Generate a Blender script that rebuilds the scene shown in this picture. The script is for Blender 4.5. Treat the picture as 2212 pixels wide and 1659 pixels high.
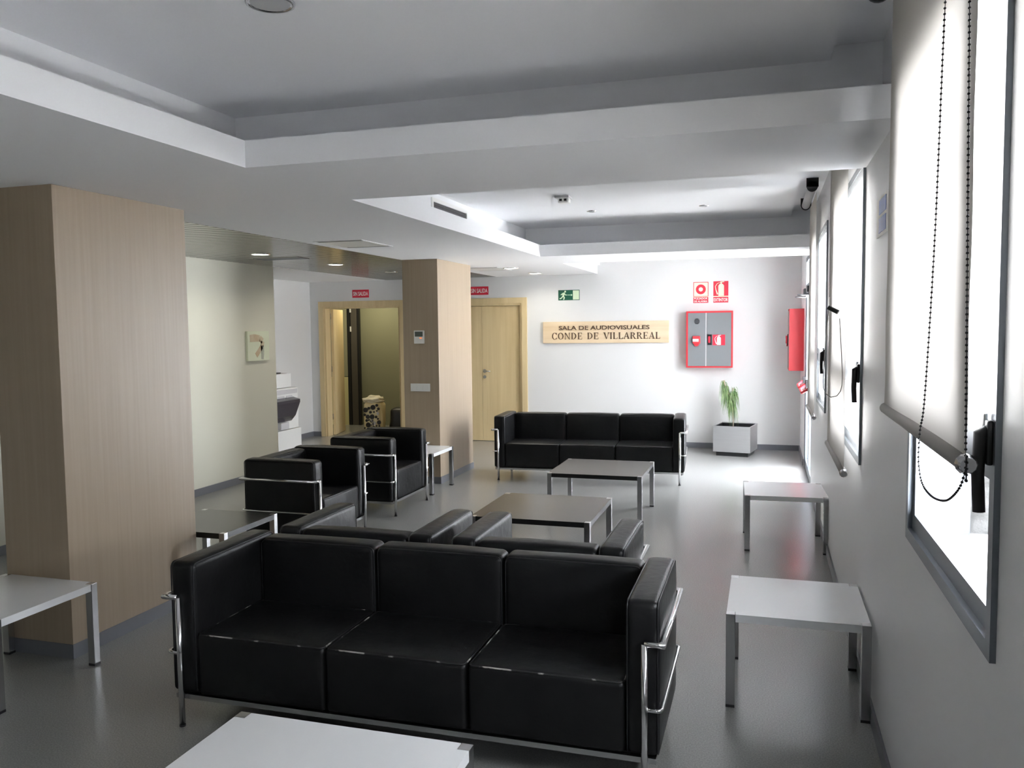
import bpy, bmesh, math, random
from mathutils import Vector, Matrix, noise
random.seed(7)
PI = math.pi
scene = bpy.context.scene
for o in list(bpy.data.objects):
    bpy.data.objects.remove(o)

# ------------------------------------------------------------------ camera, sky, light, exposure
cd = bpy.data.cameras.new('camera'); cam = bpy.data.objects.new('camera', cd)
scene.collection.objects.link(cam); scene.camera = cam
cd.sensor_width = 36.0; cd.lens = 36.0 * 1796.82 / 2212.0; cd.clip_start = 0.02; cd.clip_end = 200
R_ = Vector((0.95669508, 0.29087874, -0.01113892))
U_ = Vector((-0.00912742, 0.06822313, 0.99762833))
F_ = Vector((-0.29094881, 0.95432445, -0.06792371))
m = Matrix(((R_.x, U_.x, -F_.x, 0), (R_.y, U_.y, -F_.y, 0), (R_.z, U_.z, -F_.z, 1.664), (0, 0, 0, 1)))
cam.matrix_world = m

SKY = 4.3
w = bpy.data.worlds.new('sky'); scene.world = w; w.use_nodes = True
bg = w.node_tree.nodes['Background']
bg.inputs['Color'].default_value = (0.90, 0.935, 1.0, 1); bg.inputs['Strength'].default_value = SKY
sl = bpy.data.lights.new('sun', 'SUN'); sl.energy = 12.0; sl.angle = math.radians(1.0); sl.color = (1.0, 0.985, 0.97)
so_ = bpy.data.objects.new('sun', sl); scene.collection.objects.link(so_)
so_.rotation_euler = Vector((0.16, -0.55, -0.82)).to_track_quat('-Z', 'Y').to_euler()      # runs along the facade, never through the glass
scene.view_settings.view_transform = 'Standard'; scene.view_settings.look = 'None'
scene.view_settings.gamma = 1.0; scene.view_settings.use_curve_mapping = False
scene.view_settings.exposure = 3.18
try:
    scene.cycles.max_bounces = 14; scene.cycles.diffuse_bounces = 8; scene.cycles.glossy_bounces = 5
    scene.cycles.transparent_max_bounces = 12; scene.cycles.caustics_reflective = False
    scene.cycles.sample_clamp_indirect = 10.0
except Exception:
    pass

def sky_portal(x, y0, y1, z0, z1):
    l = bpy.data.lights.new('window_daylight', 'AREA'); l.shape = 'RECTANGLE'
    l.size = z1 - z0; l.size_y = y1 - y0
    o = bpy.data.objects.new('window_daylight', l); scene.collection.objects.link(o)
    o.location = (x, (y0 + y1) / 2, (z0 + z1) / 2); o.rotation_euler = (0, PI / 2, 0)   # faces -x, into the room
    l.cycles.is_portal = True

XR = 0.4446; YF = 11.49; ZS = 2.393; ZL = 2.513; ZC = 2.743; ZP = 2.80
X2_ = 0.52; XP = -5.464; XQ = -6.765; XSL = -3.719; YB = -4.0
WIN = [(-0.63, 0.41), (1.822, 2.864), (4.27, 5.31), (6.72, 7.76)]
WZ0, WZ1 = 0.985, 2.44
DOOR = (8.73, 10.25, 2.42)
for a, b in WIN: sky_portal(0.56, a, b, WZ0, WZ1)
sky_portal(0.56, DOOR[0], DOOR[1], 0.02, DOOR[2])

# ------------------------------------------------------------------ materials
def mat(name, col, rough=0.5, metal=0.0, spec=0.5, bump=None, vary=None, trans=None, coat=0.0):
    M = bpy.data.materials.new(name); M.use_nodes = True
    nt = M.node_tree; b = nt.nodes['Principled BSDF']
    b.inputs['Base Color'].default_value = (*col, 1); b.inputs['Roughness'].default_value = rough
    b.inputs['Metallic'].default_value = metal; b.inputs['Specular IOR Level'].default_value = spec
    b.inputs['Coat Weight'].default_value = coat; b.inputs['Coat Roughness'].default_value = 0.15
    tc = None
    if vary or bump:
        tc = nt.nodes.new('ShaderNodeTexCoord')
    if vary:      # (scale vec, colour b, noise scale, detail)
        sc, colb, ns, lo, hi = vary
        mp = nt.nodes.new('ShaderNodeMapping'); mp.inputs['Scale'].default_value = sc
        nt.links.new(tc.outputs['Object'], mp.inputs['Vector'])
        n = nt.nodes.new('ShaderNodeTexNoise'); n.inputs['Scale'].default_value = ns; n.inputs['Detail'].default_value = 5
        nt.links.new(mp.outputs[0], n.inputs['Vector'])
        r = nt.nodes.new('ShaderNodeMapRange'); r.inputs[1].default_value = lo; r.inputs[2].default_value = hi
        nt.links.new(n.outputs['Fac'], r.inputs[0])
        mx = nt.nodes.new('ShaderNodeMix'); mx.data_type = 'RGBA'
        mx.inputs[6].default_value = (*col, 1); mx.inputs[7].default_value = (*colb, 1)
        nt.links.new(r.outputs[0], mx.inputs[0]); nt.links.new(mx.outputs[2], b.inputs['Base Color'])
    if bump:      # (noise scale, strength, distance)
        n = nt.nodes.new('ShaderNodeTexNoise'); n.inputs['Scale'].default_value = bump[0]; n.inputs['Detail'].default_value = 4
        nt.links.new(tc.outputs['Object'], n.inputs['Vector'])
        bp = nt.nodes.new('ShaderNodeBump'); bp.inputs['Strength'].default_value = bump[1]; bp.inputs['Distance'].default_value = bump[2]
        nt.links.new(n.outputs['Fac'], bp.inputs['Height']); nt.links.new(bp.outputs[0], b.inputs['Normal'])
    return M
def emit(name, col, s):
    M = bpy.data.materials.new(name); M.use_nodes = True; nt = M.node_tree
    b = nt.nodes['Principled BSDF']; b.inputs['Base Color'].default_value = (*col, 1)
    b.inputs['Emission Color'].default_value = (*col, 1); b.inputs['Emission Strength'].default_value = s
    return M
MW = mat('white_wall_paint', (0.67, 0.67, 0.665), 0.6, spec=0.3, bump=(180, 0.08, 0.002))
MWR = mat('satin_wall_paint', (0.80, 0.80, 0.81), 0.42, spec=0.4, bump=(6, 0.10, 0.01))
MWP = mat('cream_wall_paint', (0.69, 0.68, 0.58), 0.6, spec=0.3, bump=(180, 0.08, 0.002))
MC = mat('ceiling_paint', (0.84, 0.845, 0.86), 0.75, spec=0.2, bump=(150, 0.06, 0.002))
MF = mat('speckled_vinyl_floor', (0.23, 0.23, 0.222), 0.22, spec=0.5, bump=(900, 0.03, 0.0005),
         vary=((1, 1, 1), (0.31, 0.31, 0.298), 160, 0.35, 0.65))
MB = mat('grey_skirting', (0.155, 0.16, 0.18), 0.35, spec=0.5)
MWOOD = mat('birch_veneer', (0.355, 0.28, 0.20), 0.38, spec=0.45, bump=(60, 0.03, 0.001),
            vary=((22, 22, 0.6), (0.39, 0.31, 0.225), 2.2, 0.3, 0.7))
MDOOR = mat('maple_door_veneer', (0.60, 0.46, 0.25), 0.4, spec=0.4,
            vary=((9, 9, 0.35), (0.69, 0.55, 0.32), 2.0, 0.3, 0.7))
MLEA = mat('black_leather', (0.006, 0.006, 0.0065), 0.38, spec=0.27, bump=(22, 0.22, 0.010),
           vary=((1, 1, 1), (0.010, 0.010, 0.0105), 6, 0.3, 0.7))
MPIP = mat('black_piping', (0.012, 0.012, 0.013), 0.35)
MWORN = mat('worn_piping', (0.010, 0.010, 0.010), 0.4, vary=((1, 1, 1), (0.42, 0.40, 0.37), 9, 0.555, 0.60))
MCHR = mat('chrome', (0.78, 0.78, 0.79), 0.13, metal=1.0)
MBRU = mat('brushed_steel', (0.55, 0.55, 0.56), 0.27, metal=1.0)
MSTEEL = mat('satin_steel_sheet', (0.66, 0.66, 0.67), 0.36, metal=0.9, vary=((1, 1, 25), (0.62, 0.62, 0.63), 3, 0.3, 0.7))
MTW = mat('white_laminate', (0.80, 0.81, 0.82), 0.22, spec=0.5)
MTB = mat('black_laminate', (0.018, 0.018, 0.018), 0.24, spec=0.55)
MBLK = mat('black_plastic', (0.015, 0.015, 0.017), 0.35)
MALU = mat('grey_window_aluminium', (0.20, 0.22, 0.245), 0.32, metal=0.75)
MSILL = mat('pale_stone', (0.72, 0.73, 0.74), 0.6)
MRED = mat('red_enamel', (0.60, 0.035, 0.045), 0.4)
MSR = mat('red_print', (0.62, 0.018, 0.045), 0.45)
MSG = mat('green_print', (0.0, 0.085, 0.045), 0.45)
MSP = mat('photoluminescent_print', (0.66, 0.78, 0.56), 0.5)
MSW = mat('white_print', (0.85, 0.83, 0.80), 0.5)
MGB = mat('grey_cabinet_front', (0.185, 0.195, 0.205), 0.45, spec=0.4, bump=(300, 0.1, 0.001))
MBOARD = mat('pale_wood_board', (0.66, 0.50, 0.32), 0.45, vary=((0.6, 8, 12), (0.74, 0.60, 0.42), 2, 0.3, 0.7))
MLET = mat('bronze_letters', (0.13, 0.085, 0.06), 0.4, metal=0.3)
MWPL = mat('white_plastic', (0.78, 0.78, 0.76), 0.35)
MGPL = mat('pale_grey_plastic', (0.55, 0.54, 0.55), 0.4)
MDPL = mat('smoked_plastic', (0.05, 0.045, 0.055), 0.25)
MBLIND_N = None
def blind_mat():
    M = bpy.data.materials.new('screen_blind_fabric'); M.use_nodes = True; nt = M.node_tree
    for n in list(nt.nodes): nt.nodes.remove(n)
    out = nt.nodes.new('ShaderNodeOutputMaterial')
    d = nt.nodes.new('ShaderNodeBsdfDiffuse'); d.inputs['Color'].default_value = (0.76, 0.73, 0.68, 1)
    t = nt.nodes.new('ShaderNodeBsdfTranslucent'); t.inputs['Color'].default_value = (0.17, 0.16, 0.148, 1)
    a = nt.nodes.new('ShaderNodeMixShader'); a.inputs[0].default_value = 0.35
    nt.links.new(d.outputs[0], a.inputs[1]); nt.links.new(t.outputs[0], a.inputs[2])
    nt.links.new(a.outputs[0], out.inputs['Surface']); return M
MBLIND = blind_mat()
MHEM = mat('blind_hem_bar', (0.40, 0.38, 0.36), 0.6)
def glass_mat(name, tint, k=0.06):
    M = bpy.data.materials.new(name); M.use_nodes = True; nt = M.node_tree
    for n in list(nt.nodes): nt.nodes.remove(n)
    out = nt.nodes.new('ShaderNodeOutputMaterial')
    t = nt.nodes.new('ShaderNodeBsdfTransparent'); t.inputs['Color'].default_value = (*tint, 1)
    g = nt.nodes.new('ShaderNodeBsdfGlossy'); g.inputs['Roughness'].default_value = 0.02
    lw = nt.nodes.new('ShaderNodeLayerWeight'); lw.inputs['Blend'].default_value = 0.5
    p5 = nt.nodes.new('ShaderNodeMath'); p5.operation = 'POWER'; p5.inputs[1].default_value = 5.0
    nt.links.new(lw.outputs['Facing'], p5.inputs[0])
    f = nt.nodes.new('ShaderNodeMath'); f.operation = 'MULTIPLY_ADD'; f.inputs[1].default_value = 0.7; f.inputs[2].default_value = 0.03
    nt.links.new(p5.outputs[0], f.inputs[0])
    a = nt.nodes.new('ShaderNodeMixShader')
    nt.links.new(f.outputs[0], a.inputs[0]); nt.links.new(t.outputs[0], a.inputs[1]); nt.links.new(g.outputs[0], a.inputs[2])
    nt.links.new(a.outputs[0], out.inputs['Surface']); return M
MGLASS = glass_mat('clear_glass', (0.95, 0.955, 0.955))
MSLAT = mat('polished_slat_metal', (0.25, 0.245, 0.23), 0.18, metal=0.9)
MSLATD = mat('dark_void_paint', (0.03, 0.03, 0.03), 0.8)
MLAMP = emit('lit_diffuser', (1.0, 0.97, 0.9), 1.5)
MOFF = mat('unlit_lamp_glass', (0.5, 0.5, 0.5), 0.3)
MLEAF = mat('green_leaf', (0.10, 0.20, 0.055), 0.5, vary=((1, 1, 1), (0.26, 0.36, 0.16), 14, 0.35, 0.65))
MSTEM = mat('pale_stem', (0.42, 0.34, 0.26), 0.7)
MSOIL = mat('dark_soil', (0.02, 0.017, 0.014), 0.9, bump=(60, 0.6, 0.01))
MGROUND = mat('outdoor_paving', (0.60, 0.60, 0.60), 0.8, bump=(30, 0.2, 0.01))
MROUGH = mat('rough_outdoor_render', (0.055, 0.054, 0.052), 0.9, bump=(20, 0.6, 0.03), vary=((1, 1, 1), (0.025, 0.025, 0.023), 9, 0.4, 0.65))
MLED = emit('orange_led', (1.0, 0.25, 0.05), 0.15)
MLCD = mat('lcd_screen', (0.09, 0.11, 0.10), 0.3)

# ------------------------------------------------------------------ mesh helpers
def link(o, parent=None):
    scene.collection.objects.link(o)
    if parent is not None: o.parent = parent
    return o
def mobj(name, bm, M, parent=None, smooth=False, loc=None):
    me = bpy.data.meshes.new(name); bm.normal_update(); bm.to_mesh(me); bm.free()
    if smooth:
        for p in me.polygons: p.use_smooth = True
    Ms = M if isinstance(M, (list, tuple)) else [M]
    for x in Ms: me.materials.append(x)
    o = bpy.data.objects.new(name, me)
    if loc: o.location = loc
    return link(o, parent)
def box(bm, x0, x1, y0, y1, z0, z1, mi=0, bev=0.0):
    vs = [bm.verts.new((x, y, z)) for x in (x0, x1) for y in (y0, y1) for z in (z0, z1)]
    fs = []
    for q in ((0, 1, 3, 2), (4, 6, 7, 5), (0, 4, 5, 1), (2, 3, 7, 6), (0, 2, 6, 4), (1, 5, 7, 3)):
        f = bm.faces.new([vs[i] for i in q]); f.material_index = mi; fs.append(f)
    if bev > 0:
        es = list({e for f in fs for e in f.edges})
        bmesh.ops.bevel(bm, geom=es, offset=bev, segments=2, affect='EDGES', profile=0.5)
    return vs
def BX(name, x0, x1, y0, y1, z0, z1, M, parent=None, bev=0.0):
    bm = bmesh.new(); box(bm, x0, x1, y0, y1, z0, z1, 0, bev); return mobj(name, bm, M, parent)
def tube(bm, pts, r, n=10, closed=False, cap=True):
    pts = [Vector(p) for p in pts]; N = len(pts); rings = []
    up = None
    for i, p in enumerate(pts):
        a = pts[i - 1] if (i > 0 or closed) else None
        b = pts[(i + 1) % N] if (i < N - 1 or closed) else None
        d1 = (p - a).normalized() if a is not None else None
        d2 = (b - p).normalized() if b is not None else None
        t = (d1 + d2).normalized() if (d1 is not None and d2 is not None) else (d1 or d2)
        if up is None:
            up = Vector((0, 0, 1)) if abs(t.z) < 0.9 else Vector((1, 0, 0))
        base = d1 if d1 is not None else t
        u = (up - base * up.dot(base)); u = u.normalized() if u.length > 1e-5 else base.orthogonal().normalized()
        v = base.cross(u)
        ring = []
        for k in range(n):
            c = u * math.cos(2 * PI * k / n) * r + v * math.sin(2 * PI * k / n) * r
            if d1 is not None and d2 is not None:      # mitre: slide along base direction onto the mid plane
                den = base.dot(t)
                if abs(den) > 0.15: c = c - base * (c.dot(t) / den)
            ring.append(bm.verts.new(p + c))
        rings.append(ring)
        nd = d2 if d2 is not None else base
        up = u - nd * u.dot(nd)
        if up.length < 1e-3: up = v
        up = up.normalized()
    L = N if closed else N - 1
    for i in range(L):
        A, B = rings[i], rings[(i + 1) % N]
        for k in range(n):
            f = bm.faces.new((A[k], A[(k + 1) % n], B[(k + 1) % n], B[k])); f.smooth = True
    if cap and not closed:
        bm.faces.new(rings[0][::-1]); bm.faces.new(rings[-1])
def TB(name, pts, r, M, parent=None, n=10, closed=False):
    bm = bmesh.new(); tube(bm, pts, r, n, closed); bmesh.ops.recalc_face_normals(bm, faces=bm.faces)
    return mobj(name, bm, M, parent)
def cyl(bm, c, r, h, n=24, axis='z', r2=None, mi=0):
    r2 = r if r2 is None else r2
    A, B = [], []
    for k in range(n):
        a = 2 * PI * k / n; s, t = math.cos(a), math.sin(a)
        if axis == 'z': A.append((c[0] + s * r, c[1] + t * r, c[2])); B.append((c[0] + s * r2, c[1] + t * r2, c[2] + h))
        if axis == 'y': A.append((c[0] + s * r, c[1], c[2] + t * r)); B.append((c[0] + s * r2, c[1] + h, c[2] + t * r2))
        if axis == 'x': A.append((c[0], c[1] + s * r, c[2] + t * r)); B.append((c[0] + h, c[1] + s * r2, c[2] + t * r2))
    A = [bm.verts.new(p) for p in A]; B = [bm.verts.new(p) for p in B]
    fs = [bm.faces.new((A[k], A[(k + 1) % n], B[(k + 1) % n], B[k])) for k in range(n)]
    for f in fs: f.smooth = True; f.material_index = mi
    f1 = bm.faces.new(A[::-1]); f2 = bm.faces.new(B); f1.material_index = f2.material_index = mi
    bmesh.ops.recalc_face_normals(bm, faces=fs + [f1, f2])
def CY(name, c, r, h, M, parent=None, n=24, axis='z', r2=None):
    bm = bmesh.new(); cyl(bm, c, r, h, n, axis, r2); return mobj(name, bm, M, parent)
def cushion(hx, hy, hz, r, puff=(0, 0, 0), n=8, wr=0.0, seed=0.0):
    """soft rounded block centred on the origin (half sizes)"""
    bm = bmesh.new()
    def line(h):
        inner = [h - r * k for k in (0, .12, .35, .65, 1.0)]
        pos = inner[:]; m_ = h - r
        mids = [m_ * (1 - 2 * i / n) for i in range(1, n)]
        return [-p for p in inner] + sorted(mids) + sorted(pos)
    H = (hx, hy, hz)
    for ax in range(3):
        a, b = [i for i in range(3) if i != ax]
        la, lb = line(H[a]), line(H[b])
        for s in (-1, 1):
            g = []
            for u in la:
                row = []
                for v in lb:
                    p = [0, 0, 0]; p[ax] = s * H[ax]; p[a] = u; p[b] = v
                    q = [max(-(H[i] - r), min(H[i] - r, p[i])) for i in range(3)]
                    d = Vector([p[i] - q[i] for i in range(3)])
                    P = Vector(q) + (d.normalized() * r if d.length > 1e-9 else d)
                    row.append(bm.verts.new(P))
                g.append(row)
            for i in range(len(la) - 1):
                for j in range(len(lb) - 1):
                    bm.faces.new((g[i][j], g[i + 1][j], g[i + 1][j + 1], g[i][j + 1]))
    bmesh.ops.remove_doubles(bm, verts=bm.verts, dist=1e-5)
    bmesh.ops.recalc_face_normals(bm, faces=bm.faces)
    for v in bm.verts:
        p = v.co.copy(); t = [max(-1, min(1, p[i] / H[i])) for i in range(3)]
        for i in range(3):
            j, k = [x for x in range(3) if x != i]
            v.co[i] += t[i] * puff[i] * (1 - t[j] ** 2) * (1 - t[k] ** 2)
        if wr:
            e = noise.noise(Vector((p.x * 7 + seed, p.y * 7, p.z * 7))) + 0.5 * noise.noise(Vector((p.x * 17, p.y * 17 + seed, p.z * 17)))
            v.co += Vector(t) * e * wr
    return bm
def rrect(c, ha, hb, r, axis, off, seg=4):
    """rounded rectangle loop on a plane normal to axis"""
    pts = []
    for (sa, sb, a0) in ((1, 1, 0), (-1, 1, 90), (-1, -1, 180), (1, -1, 270)):
        for k in range(seg + 1):
            a = math.radians(a0 + 90 * k / seg)
            u = sa * (ha - r) + r * math.cos(a); v = sb * (hb - r) + r * math.sin(a)
            if axis == 'x': pts.append((c[0] + off, c[1] + u, c[2] + v))
            if axis == 'y': pts.append((c[0] + u, c[1] + off, c[2] + v))
            if axis == 'z': pts.append((c[0] + u, c[1] + v, c[2] + off))
    return pts
def thing(name, label, cat, loc=(0, 0, 0), rz=0.0, group=None):
    o = bpy.data.objects.new(name, None); o.empty_display_size = 0.1
    o.location = loc; o.rotation_euler = (0, 0, rz); link(o)
    return tag(o, label, cat, group)
def tag(o, label, cat, group=None):
    o['label'] = label; o['category'] = cat
    if group: o['group'] = group
    return o
def struct(o, label=None, cat=None):
    o['kind'] = 'structure'
    if label: o['label'] = label
    if cat: o['category'] = cat
    return o
def dup(root, loc, rz, label, group=None):
    r = root.copy(); scene.collection.objects.link(r); r.location = loc; r.rotation_euler = (0, 0, rz)
    r['label'] = label
    if group: r['group'] = group
    for ch in list(root.children):
        c = ch.copy(); scene.collection.objects.link(c); c.parent = r
        for g in list(ch.children):
            d = g.copy(); scene.collection.objects.link(d); d.parent = c
    return r
def text(name, s, size, M, parent, loc, extrude=0.0008, bold=0.0, width=None, height=None, axis='y', align='CENTER', font_space=1.0):
    c = bpy.data.curves.new(name, 'FONT'); c.body = s; c.size = size; c.extrude = extrude; c.offset = bold
    c.align_x = align; c.align_y = 'CENTER'; c.space_character = font_space; c.resolution_u = 3
    t = bpy.data.objects.new(name, c); scene.collection.objects.link(t)
    bpy.context.view_layer.update()
    me = bpy.data.meshes.new_from_object(t.evaluated_get(bpy.context.evaluated_depsgraph_get()))
    bpy.data.objects.remove(t)
    xs = [v.co.x for v in me.vertices]; ys = [v.co.y for v in me.vertices]
    cx, cy = (min(xs) + max(xs)) / 2, (min(ys) + max(ys)) / 2
    sx = width / (max(xs) - min(xs)) if width else 1; sy = height / (max(ys) - min(ys)) if height else 1
    for v in me.vertices:
        x, y, z = (v.co.x - cx) * sx, (v.co.y - cy) * sy, v.co.z
        v.co = (x, -z, y) if axis == 'y' else (z, y, x)       # faces -y
    me.materials.clear(); me.materials.append(M)
    o = bpy.data.objects.new(name, me); o.location = loc
    return link(o, parent)
def flat(bm, pts, y, t=0.0012, mi=0):
    """extruded polygon facing -y; pts (x,z)"""
    A = [bm.verts.new((p[0], y, p[1])) for p in pts]; B = [bm.verts.new((p[0], y - t, p[1])) for p in pts]
    n = len(pts); fs = [bm.faces.new(A), bm.faces.new(B[::-1])]
    for k in range(n): fs.append(bm.faces.new((A[k], B[k], B[(k + 1) % n], A[(k + 1) % n])))
    for f in fs: f.material_index = mi
    bmesh.ops.recalc_face_normals(bm, faces=fs)
def ring_poly(bm, cx, cz, rox, roz, rix, riz, a0, a1, y, t, seg=24, dx=0):
    for k in range(seg):
        u = math.radians(a0 + (a1 - a0) * k / seg); v = math.radians(a0 + (a1 - a0) * (k + 1) / seg)
        flat(bm, [(cx + rox * math.cos(u), cz + roz * math.sin(u)), (cx + rox * math.cos(v), cz + roz * math.sin(v)),
                  (cx + dx + rix * math.cos(v), cz + riz * math.sin(v)), (cx + dx + rix * math.cos(u), cz + riz * math.sin(u))], y, t)

# ------------------------------------------------------------------ room shell
floor = struct(BX('floor', -7.9, X2_, YB - 0.1, 13.3, -0.12, 0.0, MF))
# right wall with window and door openings
bm = bmesh.new(); X2 = 0.52; prev = YB - 0.1
for a, b in WIN:
    box(bm, XR, X2, prev, a, 0, 3.0); box(bm, XR, X2, a, b, 0, WZ0); box(bm, XR, X2, a, b, WZ1, 3.0); prev = b
box(bm, XR, X2, prev, DOOR[0], 0, 3.0); box(bm, XR, X2, DOOR[0], DOOR[1], DOOR[2], 3.0); box(bm, XR, X2, DOOR[1], YF + 0.15, 0, 3.0)
wr = struct(mobj('wall_right', bm, MWR))
# far wall with two doorways
D1 = (-6.535, -5.245); D2 = (-4.605, -3.345); DH = 2.01
bm = bmesh.new()
for a, b, z0 in ((-7.9, D1[0], 0), (D1[0], D1[1], DH), (D1[1], D2[0], 0), (D2[0], D2[1], DH), (D2[1], XR, 0)):
    box(bm, a, b, YF, YF + 0.15, z0, 3.0)
struct(mobj('wall_far', bm, MW))
struct(BX('wall_left', XQ, XP, YB - 0.1, 8.482, 0, 3.0, MWP))
struct(BX('wall_recess', XQ - 0.12, XQ, 8.482, YF, 0, 3.0, MW))
struct(BX('wall_back', XQ, XR, YB - 0.1, YB, 0, 3.0, MW))
# ceiling: soffits, recesses and blind pocket
def slab(name, x0, x1, y0, y1, z0, z1): return struct(BX(name, x0, x1, y0, y1, z0, z1, MC))
slab('ceiling', XSL, -2.242, YB, YF, ZS, ZL)
slab('ceiling', -2.242, XR, 3.285, 4.289, ZS, ZL)
slab('ceiling', -2.242, XR, 8.407, 9.428, ZS, ZL)
bm = bmesh.new()
box(bm, XSL, -2.597, YB, 3.73, ZL, 2.9); box(bm, XSL, XR, 3.73, 3.84, ZL, 2.9)
box(bm, XSL, -2.543, 3.84, 8.914, ZL, 2.9); box(bm, XSL, XR, 8.914, 9.428, ZL, 2.9)
box(bm, XSL, -2.21, 9.428, YF, ZL, 2.9)
struct(mobj('trim_1', bm, MC))
bm = bmesh.new()
for a, b, xl, xr in ((YB, 3.73, -2.597, 0.247), (3.84, 8.914, -2.543, 0.235), (9.428, YF, -2.21, XR)):
    box(bm, xl, xr, a, b, ZC, ZP)
box(bm, -2.7, XR, YB, YF, ZP, 2.9)
struct(mobj('ceiling', bm, MC))
bm = bmesh.new(); box(bm, XQ, XP, 8.482, YF, ZS, 2.6); box(bm, XP, XSL, YB, YF, ZS + 0.03, 2.6)
cs = struct(mobj('ceiling', bm, [MC]))
bm = bmesh.new(); box(bm, XP, XSL, YB, 0.4, ZS, ZS + 0.02); struct(mobj('ceiling', bm, MSLAT))
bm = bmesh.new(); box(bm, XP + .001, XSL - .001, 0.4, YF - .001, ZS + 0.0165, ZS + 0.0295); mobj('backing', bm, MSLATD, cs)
bm = bmesh.new(); box(bm, XP + 0.004, XSL - 0.004, 0.008, 0.090, 0, 0.016, 0, 0.004)
s0 = mobj('slat', bm, MSLAT, cs); s0.location = (0, 0.4, ZS)
for k in range(1, 111):
    s = s0.copy(); scene.collection.objects.link(s); s.parent = cs; s.location = (0, 0.4 + 0.1 * k, ZS)
# baseboards
ZB = 0.073
bm = bmesh.new(); box(bm, XR - 0.012, XR, YB, DOOR[0] - 0.05, 0, ZB); box(bm, XR - 0.012, XR, DOOR[1] + 0.05, YF - .012, 0, ZB)
struct(mobj('baseboard_right', bm, MB))
bm = bmesh.new()
for a, b in ((XQ, D1[0] - 0.08), (D1[1] + 0.08, D2[0] - 0.08), (D2[1] + 0.08, XR)): box(bm, a, b, YF - 0.012, YF, 0, ZB)
struct(mobj('baseboard_far', bm, MB))
bm = bmesh.new(); box(bm, XP, XP + 0.012, YB, 8.494, 0, ZB); box(bm, XQ, XP, 8.482, 8.494, 0, ZB); box(bm, XQ, XQ + 0.012, 8.494, YF - .012, 0, ZB)
struct(mobj('baseboard_left', bm, MB))

# ------------------------------------------------------------------ outside
struct(BX('ground', X2_, 40, -25, 45, -0.3, -0.06, MGROUND))
struct(BX('wall_outside', 1.0, 1.53, 7.46, 7.6, -0.06, 2.3, MSILL))
struct(BX('wall_garden', 1.60, 9.0, 7.5, 7.8, -0.06, 1.15, MROUGH))
struct(BX('trim_2', 1.53, 1.60, 7.43, 7.5, -0.06, 2.3, mat('dark_post_paint', (.05, .055, .065), .5)))

# ------------------------------------------------------------------ windows
def window(i, a, b):
    fr = BX('window_%d' % i, XR + 0.055, X2 + 0.03, a - 0.02, b + 0.02, WZ0 - 0.03, WZ0 + 0.001, MSILL)   # outside sill
    struct(fr)
    xa, xb = XR - 0.012, XR + 0.05
    bm = bmesh.new(); t = 0.036
    box(bm, xa, xb, a, a + t, WZ0, WZ1); box(bm, xa, xb, b - t, b, WZ0, WZ1)
    box(bm, xa, xb, a + t, b - t, WZ0, WZ0 + t); box(bm, xa, xb, a + t, b - t, WZ1 - t, WZ1)
    mobj('frame', bm, MALU, fr)
    bm = bmesh.new(); xa2, xb2 = XR + 0.002, XR + 0.045; c, d = a + t, b - t; s = 0.04
    ztr = 1.375
    box(bm, xa2, xb2, c, c + s, WZ0 + t, ztr - .03); box(bm, xa2, xb2, d - s, d, WZ0 + t, ztr - .03)
    box(bm, xa2, xb2, c + s, d - s, WZ0 + t, WZ0 + t + 0.05)
    mobj('lower_sash', bm, MALU, fr)
    BX('transom', XR - 0.006, XR + 0.05, c, d, ztr - 0.03, ztr + 0.035, MALU, fr)
    bm = bmesh.new(); z0 = ztr + 0.035
    box(bm, xa2 - .012, xb2, c, c + s + .01, z0, WZ1 - t); box(bm, xa2 - .012, xb2, d - s - .01, d, z0, WZ1 - t)
    box(bm, xa2 - .012, xb2, c + s + .01, d - s - .01, z0, z0 + .045); box(bm, xa2 - .012, xb2, c + s + .01, d - s - .01, WZ1 - t - .045, WZ1 - t)
    mobj('upper_sash', bm, MALU, fr)
    bm = bmesh.new(); box(bm, XR + 0.024, XR + 0.03, c + s - .005, d - s + .005, WZ0 + t + .045, ztr - .025); mobj('pane', bm, MGLASS, fr)
    bm = bmesh.new(); box(bm, XR + 0.024, XR + 0.03, c + s, d - s, z0 + .04, WZ1 - t - .04); mobj('pane', bm, MGLASS, fr)
    # handle on the near stile
    bm = bmesh.new(); yh = a + 0.024
    box(bm, XR - 0.024, XR - 0.012, yh - 0.014, yh + 0.012, 1.38, 1.47, 0, 0.004)
    tube(bm, [(XR - 0.020, yh, 1.45), (XR - 0.034, yh, 1.44), (XR - 0.036, yh, 1.36), (XR - 0.032, yh, 1.285)], 0.012, 10)
    h = mobj('handle', bm, MBLK, fr)
    bm = bmesh.new(); cyl(bm, (XR - .020, yh + 0.030, 1.41), .006, .07, 12); mobj('hinge', bm, MBRU, fr)
for i, (a, b) in enumerate(WIN[1:] + WIN[:1]): window(i + 1, a, b)

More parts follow.
